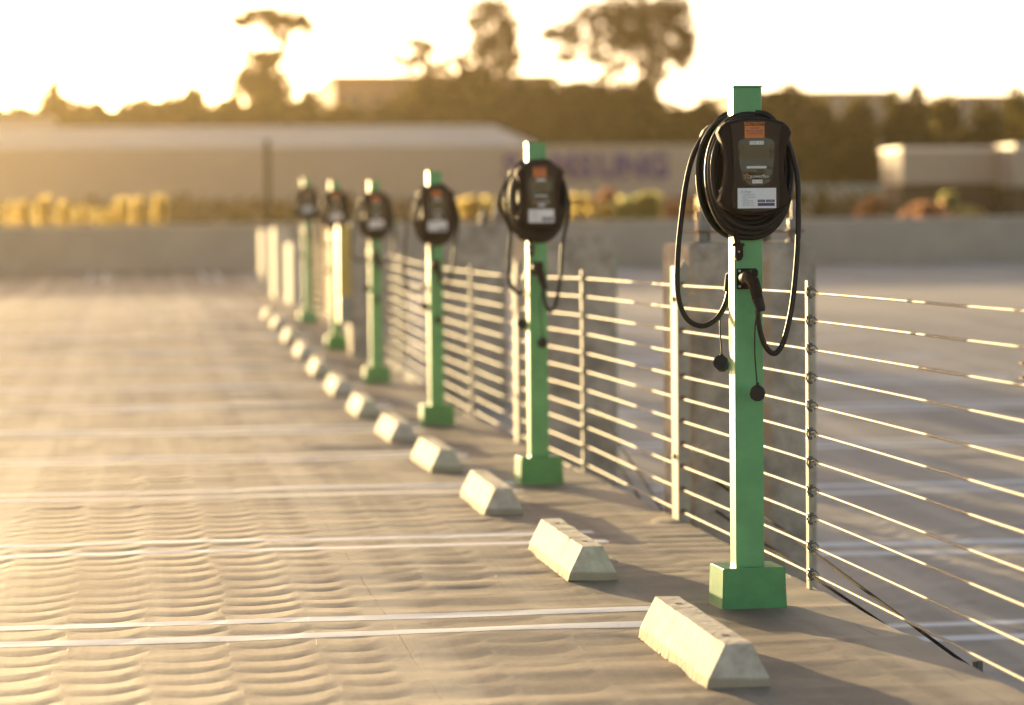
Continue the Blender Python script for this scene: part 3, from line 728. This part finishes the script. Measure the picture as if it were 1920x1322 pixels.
# rough mortar pads at the fence posts
for i, (x, y) in enumerate(pil[:1]):
    b = MB(); rn = random.Random(20+i); n = 26; ring = []
    for k in range(n):
        a = 2*math.pi*k/n; rr = 1+.18*noise.noise(Vector((math.cos(a)*2+i, math.sin(a)*2, 0)))
        ring.append((max(-1, min(.045, .085*rr*math.cos(a)-.02)), .15*rr*math.sin(a)))
    vs = [(XF-.03+px_, y-.1+py_, zl(y-.1)+.001) for px_, py_ in ring] + [(XF-.03+px_*.8, y-.1+py_*.8, zl(y-.1)+.010) for px_, py_ in ring] + [(XF-.03, y-.1, zl(y)+.013)]
    b.add(vs, [(k, (k+1) % n, n+(k+1) % n, n+k) for k in range(n)]+[(n+k, n+(k+1) % n, 2*n) for k in range(n)], True)
    tag(b.build('mortar_pad', M_deck), ['rough mortar pad at the foot of the fence post by the nearest pillar', 'rough mortar pad at the foot of the fence post by the second pillar', 'blurred mortar pad at the foot of the fence post by the third pillar'][i], 'mortar', 'mortar pads at fence posts')

# ------------------------------------------------------------------ background buildings
GZ = -8.0
wh = empty('warehouse', (0, 150, GZ), 'long low warehouse with pale roof band and big blue lettering', 'building')
xl, xr = at(-160, 300, 150).x, at(1332, 300, 150).x
def zz(v, Y, u=960): return at(u, v, Y).z-GZ
zt = zz(272, 150, 1100)
MB().box((xl, 0, zz(372, 150)), (xr, 26, zt)).build('wall', M_bwhite, wh)
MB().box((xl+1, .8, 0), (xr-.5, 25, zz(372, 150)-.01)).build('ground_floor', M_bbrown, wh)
xr2 = at(1003, 250, 158).x; xk = at(925, 250, 158).x; z0, z1 = zt+.01, zz(236, 158, 700)
b = MB(); vs = [(xl, 4, z0), (xr2, 4, z0), (xr2, 24, z0), (xl, 24, z0), (xl, 8, z1), (xk, 8, z1), (xk, 20, z1), (xl, 20, z1)]
b.add(vs, [(0, 1, 5, 4), (1, 2, 6, 5), (2, 3, 7, 6), (3, 0, 4, 7), (4, 5, 6, 7)]); b.build('roof', M_roof, wh)
xa, xb = at(-60, 230, 165).x, at(108, 230, 165).x
MB().box((xa, 9, z1+.003), (xb, 14, zz(221, 160, 50))).build('rooftop_unit', M_bwhite, wh)
LU = (958, 1008, 1056, 1098, 1141, 1186, 1231)
for ch, u_ in zip('SAMSUNG', LU):
    q = at(u_, 314, 150); text(ch, 1.78, q.x, q.z-GZ, -.10, M_letter, wh, name='letter', ext=.08, bold=.085, sx=1.02)
for k in range(14):
    x_ = xr-3-k*6.0; MB().box((x_-2.2, .74, 1.0), (x_+2.2, .79, 3.6)).build('dock_door', M_bwhite, wh)
ob = empty('office_block', (0, 192, GZ), 'brown flat roofed office block behind the trees above the warehouse', 'building')
xa, xb = at(627, 200, 192).x, at(1040, 200, 192).x; zt = zz(150, 192, 700)
MB().box((xa, 0, 0), (xb, 16, zt)).build('wall', M_bbrown, ob)
MB().box((xa-.2, -.2, zt+.003), (xb+.2, 16.2, zt+.35)).build('roof', M_bbrown, ob)
for r_ in range(4):
    zc_ = zt-1.7-r_*3.3
    for k in range(9):
        x0_ = xa+.8+k*(xb-xa-1)/9
        fr = MB().box((x0_, -.06, zc_-.7), (x0_+1.2, -.01, zc_+.7)).build('window', M_bwhite, ob)
        MB().box((x0_+.08, -.085, zc_-.62), (x0_+1.12, -.065, zc_+.62)).build('pane', M_glz, fr)
for (ua, ub, vt, Y, lb) in ((1385, 1672, 179, 232, 'distant low flat roofed building showing between the right hand trees'), (1795, 2010, 186, 228, 'distant building at the far right behind the hedge trees')):
    o = empty('distant_building', (0, Y, GZ), lb, 'building'); xa, xb = at(ua, 200, Y).x, at(ub, 200, Y).x; zt = zz(vt, Y, (ua+ub)/2)
    MB().box((xa, 0, 0), (xb, 14, zt)).build('wall', M_bwhite, o); MB().box((xa-.3, -.3, zt+.003), (xb+.3, 14.3, zt+.4)).build('roof', M_bbrown, o)
    for k in range(6):
        x0_ = xa+1+k*(xb-xa-1.5)/6; MB().box((x0_, -.06, zt-2.2), (x0_+1.3, -.01, zt-.9)).build('window', M_glz, o)
# white shed with sunlit gable on the right
sh = empty('white_shed', (0, 86, GZ), 'white long shed with a sunlit yellow end wall, right of the charging station', 'building')
xa, xm, xb = at(1652, 300, 86).x, at(1690, 300, 86).x, at(1873, 300, 86).x
za, zb_ = zz(345, 86, 1700), zz(283, 86, 1690)
MB().box((xm, 0, za), (xb, 2.4, zb_)).build('wall', M_shed, sh)
MB().box((xm-.03, -.03, zb_), (xb+.03, 2.43, zb_+.12)).build('roof', M_roof, sh)
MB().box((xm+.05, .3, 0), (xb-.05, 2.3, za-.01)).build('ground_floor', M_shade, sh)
xd, xe = at(1903, 300, 84).x, at(2100, 300, 84).x
s2 = empty('white_shed', (0, 84, GZ), 'second white shed cut off by the right picture edge, small sunlit corner', 'building')
zc2, zd2 = zz(350, 84, 1900), zz(277, 84, 1900)
MB().box((xd, 0, zc2), (xe, 1.8, zd2)).build('wall', M_shed, s2)
MB().box((xd-.03, -.03, zd2), (xe+.03, 1.83, zd2+.12)).build('roof', M_roof, s2)
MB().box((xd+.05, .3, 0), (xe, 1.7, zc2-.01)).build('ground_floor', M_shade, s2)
# long flat canopy left of the shed
ca = empty('canopy', (0, 136, GZ), 'long thin grey canopy roof left of the white shed', 'canopy')
xa, xb = at(1330, 350, 136).x, at(1720, 350, 136).x; zt = zz(347, 136, 1500)
MB().box((xa, 0, zt-.35), (xb, 5, zt)).build('roof', M_pan, ca)
for k in range(5):
    x_ = xa+.5+k*(xb-xa-1)/4; MB().box((x_-.12, .3, 0), (x_+.12, .55, zt-.352)).build('column', M_bwhite, ca)
# slim dark pole rising behind the far end of the fence
po = at(503, 400, 73)
pe = empty('pole', (po.x, 73, GZ), 'slim dark pole rising above the far parapet left of the last charging station', 'pole')
MB().tube([(0, 0, 0), (0, 0, zz(262, 73, 503))], [.11, .075], 10).build('shaft', M_dark, pe)
MB().cyl((0, 0, 0), (0, 0, .5), .2, 10).build('base', M_wall, pe)

# ------------------------------------------------------------------ trees and shrubs
def leaves(b, c, rad, n, size, rn, flat=.9, gap=1.7, thin=-.10):
    """n leaf sprays spread through an ellipsoid, thinned by a noise field so that sky shows through"""
    c = Vector(c); k = 0; tries = 0; off = Vector((rn.uniform(0, 99), rn.uniform(0, 99), rn.uniform(0, 99)))
    while k < n and tries < n*8:
        tries += 1
        p = Vector((rn.gauss(0, .5), rn.gauss(0, .5), rn.gauss(0, .5)))
        if p.length > 1.05: continue
        q = Vector((p.x*rad[0], p.y*rad[1], p.z*rad[2]))
        if noise.noise((q+off)/gap) < (-.13 if gap < .7 else thin): continue
        q += c; s_ = size*rn.uniform(.6, 1.3)
        a = Vector((rn.gauss(0, 1), rn.gauss(0, 1), rn.gauss(0, 1)*flat)).normalized(); d = a.cross(Vector((rn.gauss(0, 1), rn.gauss(0, 1), rn.gauss(0, 1)))).normalized()
        b.add([q-a*s_*.5, q+d*s_*.3, q+a*s_*.5, q-d*s_*.3], [(0, 1, 2, 3)]); k += 1
def make_tree(name, label, cat, base, clumps, lm, rn, dens=1.0, leaf=.42, group=None, trunk=.28, gap=1.4):
    """clumps: list of (x, y, z, rx, rz) in metres"""
    root = empty(name, (base[0], base[1], GZ), label, cat, group)
    o = Vector((base[0], base[1], GZ)); b = MB(); top = max(c[2] for c in clumps)
    for (x, y, z, rx, rz) in clumps:
        leaves(b, Vector((x, y, z))-o, (rx*1.28, (rx+rz)*.6, rz*1.28), int(dens*330*rx*rz/ (leaf*leaf*8)+40), leaf, rn, gap=gap)
    b.build('crown', lm, root, raw=True)
    t = MB(); low = min(clumps, key=lambda c: c[2]); hz = (low[2]+top)/2-GZ
    t.tube(catmull([(0, 0, 0), (.2, 0, hz*.35), (-.15, .1, hz*.6), ((low[0]-base[0])*.5, 0, hz*.8)], 4), [trunk*(1-.045*i) for i in range(13)], 8)
    fork = Vector((-.15, .1, hz*.6))
    for (x, y, z, rx, rz) in clumps[:9]:
        e = Vector((x, y, z))-o; mid = fork.lerp(e, .5)+Vector((0, 0, -.25*rz))
        t.tube(catmull([fork, mid, e], 3), [trunk*.42*(1-.12*i) for i in range(7)], 6)
    t.build('trunk', M_bark, root)
    return root
def C(u, v, Y, ru, rv):
    p = at(u, v, Y); k = Y*1.01/FPX; return (p.x, p.y, p.z, ru*k, rv*k)
rn = random.Random(11)
# tall eucalypts against the sky
sky_trees = [
 ('tall wispy eucalyptus with hooked crown, standing alone left of the brown office block', 505, 178,
  [(470, 32, 36, 16), (500, 22, 22, 9), (515, 42, 26, 24), (548, 33, 28, 16), (575, 50, 16, 20), (530, 62, 16, 14), (452, 45, 14, 10), (395, 68, 5, 6), (490, 105, 36, 14), (468, 148, 28, 18), (505, 145, 32, 30), (460, 160, 26, 24), (525, 100, 20, 8), (565, 120, 7, 16), (500, 175, 48, 24), (490, 116, 32, 16), (500, 160, 40, 24), (466, 164, 20, 14), (490, 28, 30, 12), (530, 40, 26, 16), (560, 45, 20, 16), (455, 40, 18, 9), (535, 78, 9, 14)]),
 ('small thin eucalyptus with sparse flat top, rising over the left end of the office block', 800, 176,
  [(778, 80, 32, 10), (745, 82, 18, 5), (800, 95, 20, 16), (760, 112, 22, 10), (790, 122, 26, 16), (840, 77, 7, 6), (735, 98, 8, 6), (825, 132, 24, 12)]),
 ('narrow upright eucalyptus in the middle, rising left of the broad one', 925, 174,
  [(905, 22, 30, 18), (930, 8, 28, 14), (940, 40, 30, 26), (885, 40, 16, 10), (920, 70, 38, 24), (955, 62, 20, 30), (945, 92, 30, 24), (905, 92, 26, 16), (870, 118, 34, 20), (930, 128, 40, 18), (968, 110, 10, 18)]),
 ('broad spreading eucalyptus, the largest tree, cut by the top of the picture', 1190, 172,
  [(1110, 30, 42, 24), (1170, 14, 46, 26), (1230, 14, 52, 30), (1275, 20, 24, 26), (1060, 58, 36, 18), (1030, 66, 20, 12), (1140, 50, 36, 26), (1195, 48, 52, 34), (1255, 62, 44, 36), (1290, 78, 18, 30), (1085, 82, 34, 16), (1160, 84, 40, 22), (1215, 96, 44, 30), (1275, 110, 26, 24), (1060, 106, 22, 14), (1120, 110, 30, 12), (1230, 134, 30, 20), (1210, 160, 18, 20), (1160, 122, 24, 10)]),
]
for lb, u_, Y, cl in sky_trees:
    bs = at(u_, 300, Y)
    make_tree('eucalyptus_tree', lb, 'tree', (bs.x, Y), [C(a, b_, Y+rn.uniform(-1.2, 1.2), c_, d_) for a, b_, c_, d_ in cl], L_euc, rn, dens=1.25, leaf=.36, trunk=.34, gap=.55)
# rows of trees behind the warehouse, one by one
row = [(20, 212, 45, 168), (100, 165, 44, 166), (175, 196, 50, 170), (255, 190, 58, 172), (330, 186, 55, 169), (365, 168, 30, 166), (420, 192, 55, 172), (500, 178, 62, 168), (575, 186, 55, 170), (640, 205, 46, 174),
       (735, 196, 52, 168), (800, 150, 58, 170), (880, 140, 70, 172), (960, 158, 62, 169), (1045, 160, 70, 171), (1120, 146, 74, 173), (1195, 160, 64, 168), (1265, 200, 50, 166),
       (1330, 186, 62, 164), (1400, 176, 60, 167), (1475, 158, 56, 162), (1540, 190, 60, 166), (1615, 194, 62, 168), (1700, 180, 58, 164), (1722, 165, 26, 162), (1775, 180, 60, 168), (1835, 200, 55, 160), (1905, 172, 52, 172), (1960, 200, 60, 165)]
adj = ['round topped', 'bushy', 'loose', 'broad', 'dense', 'rounded']
for i, (u_, vt, hw, Y) in enumerate(row):
    cl = []
    bot = 330 if u_ > 1300 else 255
    n = 7
    for k in range(n+3):
        f = k/(n+2); v_ = vt+20+(bot-vt-20)*f; ww = hw*(.55+.45*min(1, f*2.5))
        cl.append(C(u_+rn.uniform(-.45, .45)*ww, v_+rn.uniform(-6, 6), Y+rn.uniform(-2, 2), ww*rn.uniform(.6, .85), 26+14*f))
    side = 'left of the office block' if u_ < 640 else ('above the lettered warehouse' if u_ < 1290 else 'on the right behind the sheds')
    order = i
    nm = ['leafy_tree', 'leafy_tree'][0]
    ords = ['first', 'second', 'third', 'fourth', 'fifth', 'sixth', 'seventh', 'eighth', 'ninth', 'tenth', 'eleventh']
    base_i = 0 if u_ < 640 else (9 if u_ < 640 else (10 if u_ < 1290 else 18))
    if u_ == 640: side = 'above the lettered warehouse'
    grp_start = 0 if i < 9 else (9 if i < 18 else 18)
    lb = '%s tree, %s from left of those %s' % (adj[i % 6], ords[i-grp_start], ['left of the office block', 'above the warehouse', 'behind the right hand sheds'][0 if i < 9 else (1 if i < 18 else 2)])
    bs = at(u_, 300, Y)
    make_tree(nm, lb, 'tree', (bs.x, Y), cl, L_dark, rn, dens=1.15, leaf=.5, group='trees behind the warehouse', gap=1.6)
# dark hedge under the warehouse wall
def hedge(name, label, ua, ub, vt, Y, lm, n=26, thick=1.6):
    xa, xb = at(ua, 390, Y).x, at(ub, 390, Y).x; zt_ = at((ua+ub)/2, vt, Y).z
    root = empty(name, ((xa+xb)/2, Y, GZ), label, 'hedge'); b = MB()
    for k in range(n):
        x_ = xa+(xb-xa)*(k+.5)/n-(xa+xb)/2
        for zf in (zt_-GZ-.9, zt_-GZ-2.6, zt_-GZ-4.6):
            leaves(b, (x_, 0, zf+rn.uniform(-.2, .1)), ((xb-xa)/n*.8, thick, 1.3), 120, .45, rn, gap=1.5)
    b.build('foliage', lm, root, raw=True)
    t = MB()
    for k in range(n):
        x_ = xa+(xb-xa)*(k+.5)/n-(xa+xb)/2; t.tube([(x_, 0, 0), (x_+.1, 0, zt_-GZ-1)], [.09, .05], 6)
    t.build('stems', M_bark, root)
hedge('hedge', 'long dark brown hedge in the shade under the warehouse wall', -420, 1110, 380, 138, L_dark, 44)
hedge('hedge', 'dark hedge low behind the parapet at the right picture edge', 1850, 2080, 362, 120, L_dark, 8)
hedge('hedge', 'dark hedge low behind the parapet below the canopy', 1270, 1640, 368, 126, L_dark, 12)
def shrub(label, u_, va, vb, hw, Y, lm, cat='shrub', dens=1.0, group=None, leaf=.30):
    p = at(u_, va, Y); q = at(u_, vb, Y); k = Y*1.01/FPX; root = empty('shrub', (p.x, Y, GZ), label, cat, group); b = MB()
    H = p.z-q.z; N = 4
    for j in range(N):
        leaves(b, (rn.uniform(-.15, .15)*hw*k, 0, p.z-GZ-H*(j+.5)/N), (hw*k, hw*k*.7+.1, H/N*.9), int(220*dens), leaf, rn, gap=2.5)
    b.build('foliage', lm, root, raw=True)
    t = MB(); t.tube([(0, 0, 0), (.05, 0, q.z-GZ+.2), (0, 0, p.z-GZ-.3)], [.07, .05, .03], 6); t.build('stem', M_bark, root)
lef = [(15, 376, 12, 'leftmost'), (42, 374, 15, 'second from the left'), (80, 372, 16, 'third from the left'), (120, 382, 15, 'fourth from the left'), (155, 384, 14, 'fifth from the left'), (184, 372, 9, 'sixth from the left'), (206, 392, 9, 'seventh from the left'), (228, 372, 13, 'third from the right'), (258, 371, 13, 'second from the right'), (300, 370, 17, 'rightmost and widest')]
for u_, va, hw, wd in lef:
    shrub('sunlit yellow upright shrub on the left, %s of its row' % wd, u_, va+rn.uniform(-2, 12), 430, hw*.55, 82, L_gold, dens=.8, group='yellow upright shrubs on the left', leaf=.26)
shrub('yellow green shrub just right of the second charging head', 1082, 372, 425, 26, 84, L_gold)
shrub('orange blossoming shrub below the lettering', 1136, 360, 392, 15, 84, L_red)
shrub('largest bright lime yellow shrub left of the nearest charging station', 1196, 361, 428, 46, 82, L_lime, dens=1.6)
shrub('olive yellow shrub under the orange blossom, beside the lime one', 1140, 388, 428, 20, 83, L_gold)
shrub('orange red shrub close left of the nearest cable loop', 1266, 384, 428, 24, 80, L_red, dens=1.2)
shrub('golden low shrub left of the second charging head', 890, 375, 425, 50, 84, L_gold, dens=.8)
shrub('pink red flowering shrub under the right hand shed, left part', 1702, 396, 424, 14, 80, L_red)
shrub('pink red flowering shrub under the right hand shed, wider right part', 1745, 386, 424, 34, 78, L_red, dens=1.2)
shrub('pale yellow round shrub above the pink flowers', 1777, 358, 395, 14, 82, L_lime)
shrub('wide olive yellow shrub right of the pale round one', 1822, 366, 424, 30, 84, L_gold)
shrub('dull reddish shrub under the canopy', 1630, 376, 424, 26, 88, L_red, dens=.5)

# ------------------------------------------------------------------ haze volume added for the glow of sun glare
H = MB().box((-905, -305, -9), (905, 1505, 21)).mesh('haze', mat('haze', (1, 1, 1)))
HM = H.materials[0]; n = HM.node_tree; n.nodes.clear(); o = n.nodes.new('ShaderNodeOutputMaterial'); pv = n.nodes.new('ShaderNodeVolumePrincipled')
pv.inputs['Color'].default_value = (1, .80, .47, 1); pv.inputs['Density'].default_value = .00018; pv.inputs['Anisotropy'].default_value = .80
n.links.new(pv.outputs[0], o.inputs['Volume'])
tag(link('haze', H), kind='stuff')
